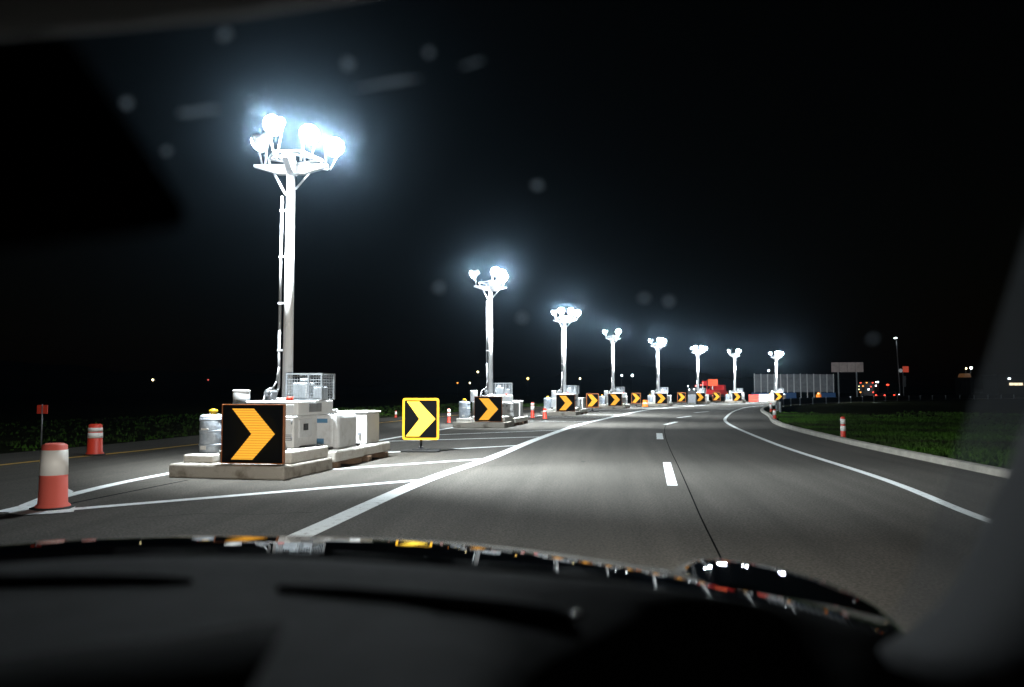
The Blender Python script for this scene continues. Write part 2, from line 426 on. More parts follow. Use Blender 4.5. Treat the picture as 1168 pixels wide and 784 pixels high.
b = MB(); b.box((.45, -1.015, 1.05), (.66, -1.003, 1.2), .01); b.build('access_hatch', M['white2'], tower)
b = MB(); b.cyl((0, 0, 1.273), (0, 0, 1.31), .22, .2, 20); b.cyl((0, 0, 1.31), (0, 0, 5.78), .102, .078, 20)
mast = b.build('mast', M['white'], tower)
b = MB(); b.tube([(-.165, -.03, 1.5), (-.17, -.03, 2.6), (-.16, -.03, 5.2)], .028); b.tube([(-.165, -.03, 1.5), (-.2, -.03, 1.42), (-.30, -.05, 1.50), (-.40, -.08, 1.45), (-.48, -.1, 1.02)], .022)
b.tube([(-.15, -.06, 1.9), (-.2, -.06, 1.62), (-.3, -.06, 1.45)], .018)
for z in (2.2, 3.1, 4.0, 4.9): b.box((-.2, -.06, z), (-.08, .0, z + .04))
b.build('cable', M['cable'], tower)
b = MB(); b.cyl((.5, -.86, 1.27), (.5, -.86, 1.34), .06, n=14); b.build('fuel_cap', M['red'], tower)
b = MB(); b.box((.742, -.6, 1.06), (.757, -.1, 1.22), .006); b.build('side_grille', M['grey'], tower)
b = MB(); b.cyl((.05, -.75, 1.268), (.05, -.75, 1.40), .035, n=10); b.cyl((.05, -.75, 1.39), (.05, -.83, 1.44), .03, n=10); b.build('exhaust_pipe', M['grey'], tower)
b = MB(); b.box((-.29, -.34, 1.273), (-.15, -.10, 1.44), .02); b.cyl((-.22, -.38, 1.40), (-.22, -.06, 1.40), .06, n=14); b.build('winch', M['grey'], tower)
# wire cage beside the mast
cg = MB()
x0, x1, ya, yb, z0, z1 = .14, .84, -.3, .25, 1.285, 1.76
for x in (x0, .58, x1):
    for y in (ya, yb): cg.box((x - .015, y - .015, z0), (x + .015, y + .015, z1))
for z in (z0, z1):
    for y in (ya, yb): cg.box((x0, y - .016, z - .013), (x1, y + .016, z + .013))
    for x in (x0, x1): cg.box((x - .016, ya, z - .012), (x + .016, yb, z + .012))
for k in range(1, 9):
    z = z0 + (z1 - z0) * k / 9
    cg.box((x0, ya - .004, z - .005), (x1, ya + .004, z + .005)); cg.box((x1 - .004, ya, z - .005), (x1 + .004, yb, z + .005)); cg.box((x0, yb - .004, z - .005), (x1, yb + .004, z + .005))
for k in range(1, 13):
    x = x0 + (x1 - x0) * k / 13; cg.box((x - .004, ya - .006, z0), (x + .004, ya + .002, z1))
for k in range(1, 8):
    y = ya + (yb - ya) * k / 8; cg.box((x1 - .002, y - .004, z0), (x1 + .006, y + .004, z1))
cage = cg.build('wire_cage', M['galv'], tower)
b = MB(); b.box((.2, -.2, 1.285), (.5, .15, 1.60), .03); b.cyl((.35, -.02, 1.59), (.35, -.02, 1.68), .08); b.build('battery_box', M['galv'], cage)
b = MB(); b.box((.6, -.18, 1.285), (.79, .12, 1.52), .03); b.build('control_box', M['galv'], cage)
# head frame: boat-shaped cross arms, ring rails and a bracket to each lamp
ZT = 5.74
hf = MB()
def arm(d, L, z):
    d = Vector(d).normalized(); n = Vector((-d.y, d.x, 0)) * .055
    a0 = Vector((0, 0, z)); bm = hf.bm
    pr = [(-L, .10), (-L, .05), (-L * .35, -.09), (L * .35, -.09), (L, .05), (L, .10)]
    A = [bm.verts.new(a0 + d * s + n + Vector((0, 0, h))) for s, h in pr]; B = [bm.verts.new(a0 + d * s - n + Vector((0, 0, h))) for s, h in pr]
    bm.faces.new(A); bm.faces.new(B[::-1])
    for k in range(len(pr)): bm.faces.new((A[k], B[k], B[(k + 1) % len(pr)], A[(k + 1) % len(pr)]))
arm((1, .18, 0), .72, ZT - .02); arm((.3, -1, 0), .62, ZT + .006)
hf.cyl((0, 0, ZT - .12), (0, 0, ZT + .34), .095, .07, 16)
lamps = [((-.70, .05, ZT + .58), (-.9, .12, -.5), (.0, 1, -.30), 88, 9000), ((.06, -.80, ZT + .60), (-.1, -1, -.62), (.14, .28, -1), 92, 12000),
         ((.44, -.12, ZT + .62), (.25, -1, -.62), (.68, -.06, -.73), 54, 10500), ((.66, .5, ZT + .55), (.55, -.85, -.62), (.62, .45, -.85), 100, 7500)]
ringp = [(-.48, .0, ZT + .22), (-.12, -.42, ZT + .24), (.36, -.28, ZT + .24), (.5, .3, ZT + .22), (-.1, .4, ZT + .22)]
for k in range(5):
    a, c = ringp[k], ringp[(k + 1) % 5]; hf.cyl(a, c, .024, n=8); hf.cyl(a, (a[0] * .9, a[1] * .9, ZT + .06), .022, n=8); hf.cyl(a, (0, 0, ZT + .30), .018, n=8)
head = hf.build('head_frame', M['white'], tower)
b = MB(); b.cyl((-.34, -.06, ZT - .06), (-.09, -.02, ZT - .52), .026, n=8); b.build('brace', M['white'], tower)
b = MB(); b.cyl((.38, .06, ZT - .06), (.09, .02, ZT - .40), .02, n=8); b.build('brace', M['white'], tower)
for (p, d, aim, ang, watt) in lamps:
    p, d, aim = Vector(p), Vector(d).normalized(), Vector(aim).normalized()
    q = d.to_track_quat('Z', 'Y').to_matrix().to_4x4(); T = Matrix.Translation(p) @ q
    h = MB(); h.lathe([(.06, -.26), (.10, -.255), (.12, -.13), (.19, -.02), (.20, .04), (.187, .04), (.15, -.02), (.02, -.05)], 20); h.bm.transform(T)
    ho = h.build('lamp_head', M['white'], tower)
    l = MB(); l.lathe([(.184, .03), (.17, .075), (.125, .11), (.06, .13), (.01, .135)], 14); l.bm.transform(T)
    l.build('lens', M['lens'], ho)
    ld = bpy.data.lights.new('floodlight_beam', 'SPOT'); ld.energy = watt; ld.spot_size = R(ang); ld.spot_blend = 1; ld.shadow_soft_size = .10; ld.color = (.90, .96, 1)
    lo = bpy.data.objects.new('floodlight_beam', ld); COL.objects.link(lo); lo.parent = ho; lo.location = p + d * .26
    lo.rotation_euler = aim.to_track_quat('-Z', 'Y').to_euler()
    br = MB(); side = Vector((-d.y, d.x, 0)).normalized()
    foot = Vector((p.x * .86, p.y * .86, ZT + .07))
    for s in (-1, 1): br.cyl(foot + side * .04 * s, p + side * .17 * s - d * .05, .018, .016, 8)
    br.cyl(p + side * .17 - d * .05, p - side * .17 - d * .05, .014, n=8); br.cyl(foot, (p.x * .3, p.y * .3, ZT + .06), .02, n=8)
    br.build('lamp_bracket', M['white'], ho)

canister = thing('white_canister', '-', 'canister')
b = MB(); b.lathe([(.14, 0), (.15, .01), (.15, .43), (.145, .445), (.12, .45)], 24); b.build('body', M['white2'], canister)
b = MB(); b.lathe([(.155, .42), (.155, .452), (.14, .464), (.04, .466)], 24); b.build('lid', M['white'], canister)

drum = thing('storage_tank', '-', 'tank')
b = MB(); b.lathe([(.19, 0), (.215, .015), (.225, .05), (.225, .62), (.21, .655), (.12, .672)], 28)
for z in (.12, .36, .56): b.lathe([(.226, z), (.236, z + .01), (.236, z + .03), (.226, z + .04)], 28)
b.build('body', M['drumsteel'], drum)
b = MB(); b.lathe([(.05, .674), (.05, .70), (.075, .705), (.075, .745), (.03, .765)], 16); b.build('cap', M['yellowlamp'], drum)
b = MB(); b.box((-.08, -.245, .40), (.06, -.228, .43), .004); b.build('label_plate', M['reflect'], drum)
b = MB(); b.box((-.09, -.245, .06), (.02, -.228, .13), .004); b.build('label_plate', M['reflect'], drum)

tank = thing('water_tank', '-', 'tank')
b = MB(); b.box((-.36, -.46, 0), (.36, .44, .66), .07, seg=3)
for x in (-.2, .2): b.box((x - .035, -.472, .05), (x + .035, -.44, .6), .012)
b.build('body', M['white2'], tank)
b = MB(); b.cyl((0, 0, .66), (0, 0, .72), .10, n=20); b.cyl((0, 0, .72), (0, 0, .75), .12, n=20); b.build('cap', M['white'], tank)
b = MB(); b.box((-.13, -.468, .50), (.13, -.462, .58)); b.build('label_plate', M['bluelabel'], tank)
b = MB(); b.box((-.10, -.468, .1), (.06, -.462, .2)); b.build('label_plate', M['bluelabel'], tank)

wcab = thing('white_cabinet', '-', 'cabinet')
b = MB(); b.box((-.34, -.36, 0), (.34, .36, .64), .025); b.box((-.37, -.39, .643), (.37, .39, .69), .02); b.build('body', M['white'], wcab)
b = MB(); b.box((-.28, -.378, .05), (.10, -.362, .60), .01); b.build('door', M['galv'], wcab)
b = MB(); b.cyl((.19, -.362, .22), (.19, -.42, .22), .035, n=12); b.build('valve', M['grey'], wcab)

def chev(w, h, pts): return [((x - .5) * w, (1 - y) * h) for x, y in pts]
CH = [(.16, .06), (.52, .06), (.87, .50), (.51, .945), (.155, .945), (.485, .50)]
board = thing('chevron_board', '-', 'chevron sign')
W_, H_ = 1.07, .95
b = MB(); b.box((-W_ / 2, 0, .0), (W_ / 2, .06, H_), .008); b.build('panel', M['black'], board)
b = MB()
for lo, hi in (((-W_ / 2 - .016, -.012, -.016), (-W_ / 2 - .001, .07, H_ + .016)), ((W_ / 2 + .001, -.012, -.016), (W_ / 2 + .016, .07, H_ + .016)), ((-W_ / 2, -.012, H_ + .001), (W_ / 2, .07, H_ + .016)), ((-W_ / 2, -.012, -.016), (W_ / 2, .07, -.001))): b.box(lo, hi, .005)
b.build('frame', M['frame_o'], board)
b = MB(); b.prism(chev(W_, H_, CH), -.008, -.002); b.build('chevron', M['led'], board)
for s in (-1, 1):
    b = MB(); b.box((s * .42 - .025, .075, -.08), (s * .42 + .025, .125, H_ * .95)); b.box((s * .42 - .024, .075, -.08), (s * .42 + .024, .55, -.03)); b.cyl((s * .42, .12, H_ * .7), (s * .42, .52, -.04), .016, n=8)
    b.build('stand', M['grey'], board)

TG = 'light towers along the closed lane'
desc = ['the nearest light tower', 'the second light tower behind the yellow sign', 'the third light tower from the camera', 'the fourth light tower from the camera', 'the fifth light tower from the camera', 'the sixth light tower before the red truck', 'the seventh light tower past the red truck', 'the last light tower before the panel fence']
tl = ['nearest and biggest white light tower, four blazing floodlights on a tall mast',
      'second white light tower, its mast rising behind the yellow framed chevron sign',
      'third white light tower from the camera, beside two red and white posts',
      'fourth white light tower from the camera, midway along the bright row',
      'fifth white light tower from the camera, where the lane starts to bend',
      'sixth white light tower, just before the red work truck',
      'seventh white light tower, just past the red work truck',
      'last white light tower, standing in front of the long panel fence']
for i, (x, y, a) in enumerate(towers):
    T = Matrix.Translation((x, y, 0)) @ Matrix.Rotation(R(a), 4, 'Z'); f = i == 0
    j = lambda s: 0 if f else random.uniform(-s, s)
    def W(px, py, pz): return T @ Vector((px, py, pz))
    dn = desc[i]
    place(base, f, W(0, 0, .005), R(a), 'stacked concrete slabs under ' + dn, 'concrete bases of the light towers')
    tw = place(tower, f, W(0, 0, .005), R(a + (0, 24, -9, 33, 12, -16, 27, 5)[i]), tl[i], TG)
    if not f: tw.rotation_euler.x, tw.rotation_euler.y = R(random.uniform(-.5, .5)), R(random.uniform(-.7, .7))
    place(canister, f, W(-.50 + j(.03), -.78, 1.006), R(a), 'white canister on the housing of ' + dn, 'white canisters')
    place(drum, f, W(-.76 + j(.05), -1.25 + j(.1), .368), R(a + j(20)), 'blue grey round tank at the foot of ' + dn, 'blue grey tanks')
    place(tank, f, W(.58 + j(.04), .72 + j(.1), .338), R(a + j(6)), 'white capped tank on the rear slab of ' + dn, 'white tanks')
    place(wcab, f, W(.56 + j(.04), 2.1 + j(.15), .338), R(a + j(6)), 'white cabinet at the slab end by ' + dn, 'white cabinets')
    place(board, f, W(.38 + j(.03), -1.9, .262), R(a * .75), 'black amber chevron board at the foot of ' + dn, 'chevron boards at the towers')

# framed chevron signs on low stands
def rrect(w, h, r, n=5):
    out = []
    for cx, cz, a0 in ((w / 2 - r, h - r, 0), (-w / 2 + r, h - r, 90), (-w / 2 + r, r, 180), (w / 2 - r, r, 270)):
        for k in range(n + 1):
            a = R(a0 + 90 * k / n); out.append((cx + r * math.cos(a), cz + r * math.sin(a)))
    return out
SW, SH = .88, .99
def make_sign(fm, cm):
  sign = thing('chevron_sign', '-', 'chevron sign')
  b = MB(); b.prism([(x, z + .28) for x, z in rrect(SW, SH, .06)], 0, .03); b.build('frame', fm, sign)
  b = MB(); b.prism([(x, z + .28 + .055) for x, z in rrect(SW - .11, SH - .11, .03)], -.006, -.001); b.build('panel', M['black'], sign)
  CS = [(.07, .03), (.45, .03), (.96, .5), (.46, .965), (.04, .965), (.46, .5)]
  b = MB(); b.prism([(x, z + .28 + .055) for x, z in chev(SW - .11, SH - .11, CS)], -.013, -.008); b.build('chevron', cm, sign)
  b = MB(); b.cyl((0, .05, .045), (0, .05, 1.0), .028, n=12); b.box((-.06, .03, .05), (.06, .07, .12), .01); b.build('post', M['darkmetal'], sign)
  b = MB(); b.box((-.46, -.16, 0), (.46, .26, .045), .02); b.box((-.2, -.05, .045), (.2, .16, .07), .015); b.build('foot', M['rubber'], sign)
  return sign
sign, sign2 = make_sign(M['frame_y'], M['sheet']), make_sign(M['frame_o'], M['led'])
sl = [((-2.17, 19.0), -4, 'large yellow framed chevron sign on a dark low stand, between the first two towers'),
      ((5.6, 55.5), -8, 'amber chevron sign on a stand between the third and fourth light towers'),
      ((11.35, 73), -10, 'amber chevron sign on a stand just beside the small red barrel'),
      ((17.85, 84), -12, 'amber chevron sign on a stand beside the dark equipment trailer'),
      ((24.1, 94), -14, 'amber chevron sign on a stand below the red work truck')]
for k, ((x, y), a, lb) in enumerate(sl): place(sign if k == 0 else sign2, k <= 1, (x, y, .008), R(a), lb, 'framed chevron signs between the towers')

# ------------------------------------------------------------------ channelising posts and barrels
def channel(name, label, cat, loc, h, r, bands, basew, top, m_red=None, group=None):
    t = thing(name, label, cat, (loc[0], loc[1], .006), random.uniform(0, 3), group)
    mr = m_red or M['red']
    b = MB(); b.lathe([(basew, 0), (basew, .03), (r * 1.15, .05), (r, .07), (r * .86, h * .97), (r * .6, h)], 24); b.build('body', mr, t)
    for z0, z1 in bands:
        rr = lambda z: r + (r * .86 - r) * (z - .07) / (h * .97 - .07) + .006
        b = MB(); b.lathe([(rr(z0 * h) - .01, z0 * h), (rr(z0 * h), z0 * h), (rr(z1 * h), z1 * h), (rr(z1 * h) - .01, z1 * h)], 24); b.build('white_band', M['reflect'], t)
    if top: 
        b = MB(); b.lathe([(r * .5, h), (r * .62, h + .01), (r * .62, h + .05), (r * .2, h + .06)], 16); b.build('cap', M['rubber'], t)
    b = MB(); b.lathe([(basew * 1.25, 0), (basew * 1.25, .025), (basew * 1.02, .032)], 8); b.build('foot', M['rubber'], t)
    return t
g0 = G(60, 581); channel('channelizer_drum', 'tall pinkish red drum with a wide white upper band at the painted nose', 'traffic drum', (g0.x, g0.y), .80, .165, [(.52, .90)], .2, False, M['redpale'], 'traffic drums')
g0 = G(108, 519.5); channel('channelizer_drum', 'short red drum with white bands beside the yellow edge line', 'traffic drum', (g0.x, g0.y), .70, .165, [(.55, .72), (.76, .88)], .19, False, None, 'traffic drums')
PG = 'red and white delineator posts'
posts = [((451.5, 477), .38, [(.5, .9)], .06, 'small dim red post on the far verge left of the yellow framed sign'),
         ((512, 483), .66, [(.45, .66), (.72, .95)], .075, 'white topped brown red post just right of the yellow framed sign'),
         ((607.5, 477.5), .85, [(.5, .78), (.82, .95)], .10, 'white over red post, left one of the pair between second and third towers'),
         ((621.5, 478.5), .55, [(.68, .80)], .11, 'mostly red post, right one of the pair between second and third towers'),
         ((962, 502), .68, [(.38, .60), (.68, .90)], .075, 'red post with two white bands standing in the grass behind the kerb'),
         ((883.7, 480.5), .56, [(.5, .9)], .085, 'white banded red post at the tip of the kerb, nearer of two'),
         ((879.5, 471), .60, [(.45, .92)], .08, 'white banded red post at the tip of the kerb, farther of two')]
for (uv, h, bands, r, lb) in posts:
    p = G(*uv); channel('delineator_post', lb, 'delineator post', (p.x, p.y), h, r, bands, r * 1.5, False, None, PG)
t = thing('marker_post', 'thin dim roadside post with a dark red plate on the left verge', 'marker post', (X_at(50, 21), 21, 0))
b = MB(); b.cyl((0, 0, 0), (0, 0, 1.1), .02, n=8); b.build('pole', M['grey'], t)
b = MB(); b.box((-.14, -.012, .85), (.14, -.022 + .04, 1.08), .006); b.build('plate', M['red'], t)
t = channel('traffic_barrel', 'small red orange barrel at the foot of a chevron sign', 'traffic drum', (12.05, 72.3), .62, .26, [(.45, .6)], .3, False, M['orange'])
t = channel('traffic_barrel', 'glowing orange barrel with dark stripe before the panel fence', 'traffic drum', (X_at(933, 112), 112, 0), .95, .42, [], .46, False, M['orange'])
b = MB(); b.lathe([(.40, .42), (.412, .43), (.408, .54), (.39, .55)], 20); b.build('dark_band', M['rubber'], t)
b = MB(); b.lathe([(.03, .96), (.16, .98), (.16, 1.12), (.08, 1.2)], 16); b.build('beacon', M['glow_o'], t)
# red and white barriers past the last tower
def barrier(label, x, y, rz, m, L=1.6, h=.85, group=None):
    t = thing('barrier_block', label, 'barrier', (x, y, .006), rz, group)
    b = MB(); pr = [(-.28, 0), (.28, 0), (.28, .16), (.12, .38), (.09, h), (-.09, h), (-.12, .38), (-.28, .16)]
    b.prism(pr, -L / 2, L / 2); b.bm.transform(Matrix.Rotation(PI / 2, 4, 'Z')); b.build('body', m, t)
    for s in (-1, 1):
        b = MB(); b.cyl((s * L * .3, 0, h), (s * L * .3, 0, h + .05), .06, n=12); b.build('cap', M['rubber'], t)
    return t
barrier('red plastic barrier left of the white one behind the seventh tower', X_at(858.5, 106), 106, R(-20), M['red'], 1.1, .95, 'plastic barriers')
barrier('white plastic barrier between two red ones', X_at(871, 107), 107, R(-20), M['white2'], 1.3, 1.0, 'plastic barriers')
barrier('long red plastic barrier just left of the last tower', X_at(865, 110), 110, R(-20), M['redpaint'], 1.6, .95, 'plastic barriers')

# dark equipment trailer among the boards
t = thing('equipment_trailer', 'grey equipment trailer with a dark rack and small white lamps, among the chevron boards', 'trailer', (X_at(789, 86), 86, .006), R(-15))
b = MB(); b.box((-.42, -.5, .16), (.42, .7, 1.05), .04); b.build('body', M['grey'], t)
for s in (-1, 1):
    b = MB(); b.cyl((s * .44, .1, .2), (s * .56, .1, .2), .2, n=18); b.build('wheel', M['rubber'], t)
b = MB(); b.box((-.46, -.35, 1.06), (.46, .5, 1.5), .05)
for x in (-.4, 0, .4): b.box((x - .02, -.36, 1.5), (x + .02, -.32, 1.9))
b.box((-.44, -.365, 1.7), (.44, -.32, 1.74)); b.build('rack', M['darkmetal'], t)
for x, z in ((-.4, 1.95), (-.28, 1.58), (.22, 1.62)):
    b = MB(); b.lathe([(.02, z - .05), (.055, z - .02), (.055, z + .03), (.02, z + .05)], 10, (x, -.36, 0)); b.build('lamp', M['glow_w'], t)
b = MB(); b.lathe([(.03, 1.88), (.1, 1.92), (.1, 2.0), (.04, 2.05)], 12, (.42, -.34, 0)); b.build('beacon', M['glow_r'], t)

# red work truck with a sign board
def wheels(t, xs, ys, r, w=.26):
    for y in ys:
        for s in (-1, 1):
            b = MB(); b.cyl((s * xs, y, r), (s * (xs - w), y, r), r, n=20); o = b.build('wheel', M['rubber'], t)
            b = MB(); b.cyl((s * (xs + .012), y, r), (s * (xs - .05), y, r), r * .55, n=16); b.build('rim', M['grey'], o)
t = thing('work_truck', 'red work truck with a raised red orange sign board behind the chevron boards', 'truck', (X_at(813, 118), 118, 0), R(-32))
b = MB(); b.box((-1.05, -2.6, .55), (1.05, 2.0, .95), .04); b.build('chassis', M['darkmetal'], t)
b = MB(); b.box((-1.0, 2.03, .6), (1.0, 3.9, 1.4), .1); b.prism([(-1, 1.4), (1, 1.4), (.9, 2.35), (-.9, 2.35)], 2.1, 3.2); b.build('cab', M['redpaint'], t)
b = MB(); b.box((-1.04, -2.59, .956), (1.04, 1.99, 1.0)); b.box((-1.05, -2.6, .96), (-.98, 2.0, 1.6)); b.box((.98, -2.6, .96), (1.05, 2.0, 1.6)); b.box((-.97, -2.6, .96), (.97, -2.52, 1.6)); b.build('bed', M['redpaint'], t)
for x in (-.9, -.3):
    b = MB(); b.box((x - .06, -2.0, 1.0), (x + .06, -1.85, 3.0)); b.build('rack_post', M['redpaint'], t)
b = MB(); b.cyl((-.6, -1.9, 1.0), (.2, .8, 2.9), .09, n=10); b.box((-.95, -1.98, 2.2), (-.2, -1.88, 2.9), .03); b.build('boom', M['redpaint'], t)
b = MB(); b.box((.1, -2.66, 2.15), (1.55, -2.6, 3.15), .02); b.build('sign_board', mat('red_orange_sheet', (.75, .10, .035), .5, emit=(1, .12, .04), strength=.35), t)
b = MB(); b.box((.72, -2.59, .96), (.8, -2.5, 2.9)); b.build('sign_post', M['reflect'], t)
b = MB(); b.box((-.75, -2.62, 1.02), (-.66, -2.54, 2.5)); b.build('light_pole', M['reflect'], t)
for x, z in ((-.7, 2.55), (-1.0, 2.2)):
    b = MB(); b.lathe([(.04, z), (.11, z + .04), (.11, z + .14), (.04, z + .2)], 12, (x, -2.55, 0)); b.build('beacon', M['glow_r'], t)
for s in (-1, 1):
    b = MB(); b.box((s * .85 - .12, -2.64, .68), (s * .85 + .12, -2.61, .80)); b.build('tail_light', M['glow_r'], t)
wheels(t, 1.06, (-1.6, 2.9), .45)

# panel fence
FY = 140.
t = thing('panel_fence', 'long grey panel fence with bright posts behind the last light tower', 'fence', (X_at(860, FY), FY, 0), R(0))
L = X_at(950, FY) - X_at(860, FY); n = 12
b = MB(); b.box((0, 0, 1.25), (L, .05, 4.35), .0)
for k in range(3): b.box((0, -.02, 1.3 + k * 1.5), (L, .0, 1.36 + k * 1.5))
b.build('panel', M['scrim'], t)
for k in range(n + 1):
    x = L * k / n; b = MB(); b.box((x - .06, -.16, 0), (x + .06, -.04, 4.4 + random.uniform(-.06, .08)), rot=(0, random.uniform(-.012, .012), 0)); b.build('post', M['white'], t)
for k, (u, lb) in enumerate(((868, 'leftmost blue barrier at the foot of the panel fence'), (896, 'middle blue barrier at the foot of the panel fence'), (944, 'blue barrier at the foot of the right fence end'))):
    barrier(lb, X_at(u, 136), 136, 0, M['bluebar'], 3.4 if k < 2 else 2.4, 1.15, 'blue barriers')
# billboard seen from behind
t = thing('roadside_billboard', 'pale four panel billboard on two posts right of the fence', 'billboard', (X_at(966.5, FY), FY, 0), R(-6))
for k in range(4):
    b = MB(); b.box((-2.7 + k * 1.36, 0, 4.75), (-2.7 + k * 1.36 + 1.32, .08, 6.45), .02); b.build('panel', M['signback'], t)
for z in (5.1, 6.1):
    b = MB(); b.box((-2.7, .09, z), (2.7, .17, z + .1)); b.build('rail', M['grey'], t)
for x in (-1.5, 1.6):
    b = MB(); b.box((x - .09, .18, 0), (x + .09, .36, 6.3)); b.build('post', M['galv'], t)

# queue of traffic
def car(label, x, y, rz, tail):
    t = thing('parked_car', label, 'car', (x, y, .006), rz, 'queue of traffic')
    b = MB(); b.box((-.88, -2.15, .3), (.88, 2.15, .85), .12); b.prism([(-.8, .85), (.8, .85), (.62, 1.42), (-.62, 1.42)], -1.5, .9); b.build('body', M['carpaint'], t)
    for s in (-1, 1):
        b = MB(); b.box((s * .68 - .14, -2.18, .62), (s * .68 + .14, -2.14, .78), .01); b.build('tail_light', M['glow_r'], t)
    wheels(t, .86, (-1.35, 1.35), .32, .2); return t
t = thing('lorry', 'dark lorry with rows of red, amber and white marker lamps right of the billboard', 'truck', (X_at(991, 147), 147, 0), R(-30), 'queue of traffic')
b = MB(); b.box((-1.25, -4.2, 1.0), (1.25, 2.2, 3.0), .04); b.build('box_body', M['darkmetal'], t)
b = MB(); b.box((-1.2, 2.4, .7), (1.2, 4.4, 2.6), .12); b.build('cab', M['redpaint'], t)
b = MB(); b.box((-1.0, -4.1, .6), (1.0, 4.2, .95)); b.build('chassis', M['darkmetal'], t)
wheels(t, 1.25, (-3.2, -2.1, 3.3), .5)
for (x, y, z, m) in [(-1.0, -4.24, 2.9, 'glow_r'), (0, -4.24, 2.92, 'glow_o'), (1.0, -4.24, 2.9, 'glow_r'), (-1.05, -4.24, 1.2, 'glow_o'), (1.05, -4.24, 1.2, 'glow_r'), (-1.28, -3.6, 2.3, 'glow_yw'), (-1.28, -3.8, 1.7, 'glow_yw'), (-1.28, -1.5, 2.8, 'glow_r'), (-1.28, .6, 2.8, 'glow_o'), (-1.28, .3, 1.5, 'glow_w'), (.3, -4.24, 1.7, 'glow_w'), (1.29, -2, 2.4, 'glow_w'), (-.6, -4.24, 2.3, 'glow_o'), (.7, -4.24, 2.2, 'glow_r'), (-1.28, -2.6, 1.2, 'glow_o'), (-1.28, 1.6, 2.1, 'glow_w')]:
    b = MB(); b.box((x - .12, y - .05, z - .08), (x + .12, y + .03, z + .08), .02); b.build('marker_lamp', M[m], t)
car('dark car with red tail lamps just right of the lorry, nearer one', X_at(1006, 139), 139, R(-35), 1)
car('dark car with red tail lamps at the right end of the queue', X_at(1017, 146), 146, R(-35), 1)
for u, z, m, lb in ((1000, 3.1, 'glow_w', 'tall work lamp with a white head amid the queued traffic'), (1012, 2.6, 'glow_r', 'red signal lamp on a short pole at the end of the queue')):
    t = thing('work_lamp', lb, 'lamp', (X_at(u, 152), 152, 0))
    b = MB(); b.cyl((0, 0, 0), (0, 0, z - .1), .04, n=8); b.build('pole', M['grey'], t)
    b = MB(); b.lathe([(.04, z - .14), (.24, z - .08), (.24, z + .1), (.05, z + .14)], 12); b.build('lamp_head', M[m], t)

# guard rail along the right curve
t = thing('guard_rail', 'low dark steel guard rail behind the kerb on the right bend', 'guard rail')
gp = [p - q * 1.1 for p, q in zip(kerb_c, nn)]
gp = [p for p in gp if 52 < p.y < 150]
b = MB(); gn = normals(gp)
wp = [(.0, .10), (.0, .40), (.04, .47), (.0, .53), (.04, .6), (0, .70)]
b.grid([[p + q * o + Vector((0, 0, z)) for p, q in zip(gp, gn)] for o, z in wp], True); b.build('rail', M['rubber'], t)
rs = resample(gp, 24)
for p in rs:
    b = MB(); b.box((p.x - .05, p.y - .14, 0), (p.x + .05, p.y - .04, .74)); b.build('post', M['galv'], t)

# tall street lamp with a red sign on the right
t = thing('street_lamp', 'tall thin street lamp with a small white head right of the queued traffic', 'street lamp', (X_at(1026, 150), 150, 0), 0, 'street lamps')
b = MB(); b.cyl((0, 0, 0), (-.45, 0, 11.0), .11, .06, 12); b.cyl((-.45, 0, 11.0), (-.75, -.2, 11.4), .05, .04, 8); b.build('pole', M['grey'], t)
b = MB(); b.box((-1.0, -.3, 11.36), (-.5, -.08, 11.46), .03); ho = b.build('lamp_head', M['galv'], t)
b = MB(); b.lathe([(.05, 11.28), (.26, 11.32), (.26, 11.42), (.05, 11.46)], 12, (-.75, -.33, 0)); b.build('lens', M['glow_w'], ho)
t = thing('round_sign_post', 'red square sign beside a white disc on a pole below the tall street lamp', 'sign', (X_at(1030, 148), 148, 0))
b = MB(); b.cyl((0, 0, 0), (-.05, 0, 6.0), .09, n=10); b.box((-.1, -.1, 2.2), (.45, .1, 4.2), .02); b.build('pole', M['grey'], t)
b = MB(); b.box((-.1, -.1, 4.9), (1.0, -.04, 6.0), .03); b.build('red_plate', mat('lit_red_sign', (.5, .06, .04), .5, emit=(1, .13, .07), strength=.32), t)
b = MB(); b.cyl((-.5, -.1, 5.2), (-.5, -.04, 5.2), .36, n=20); b.build('white_disc', mat('lit_white_sign', (.7, .7, .7), .5, emit=(.8, .85, .9), strength=.15), t)

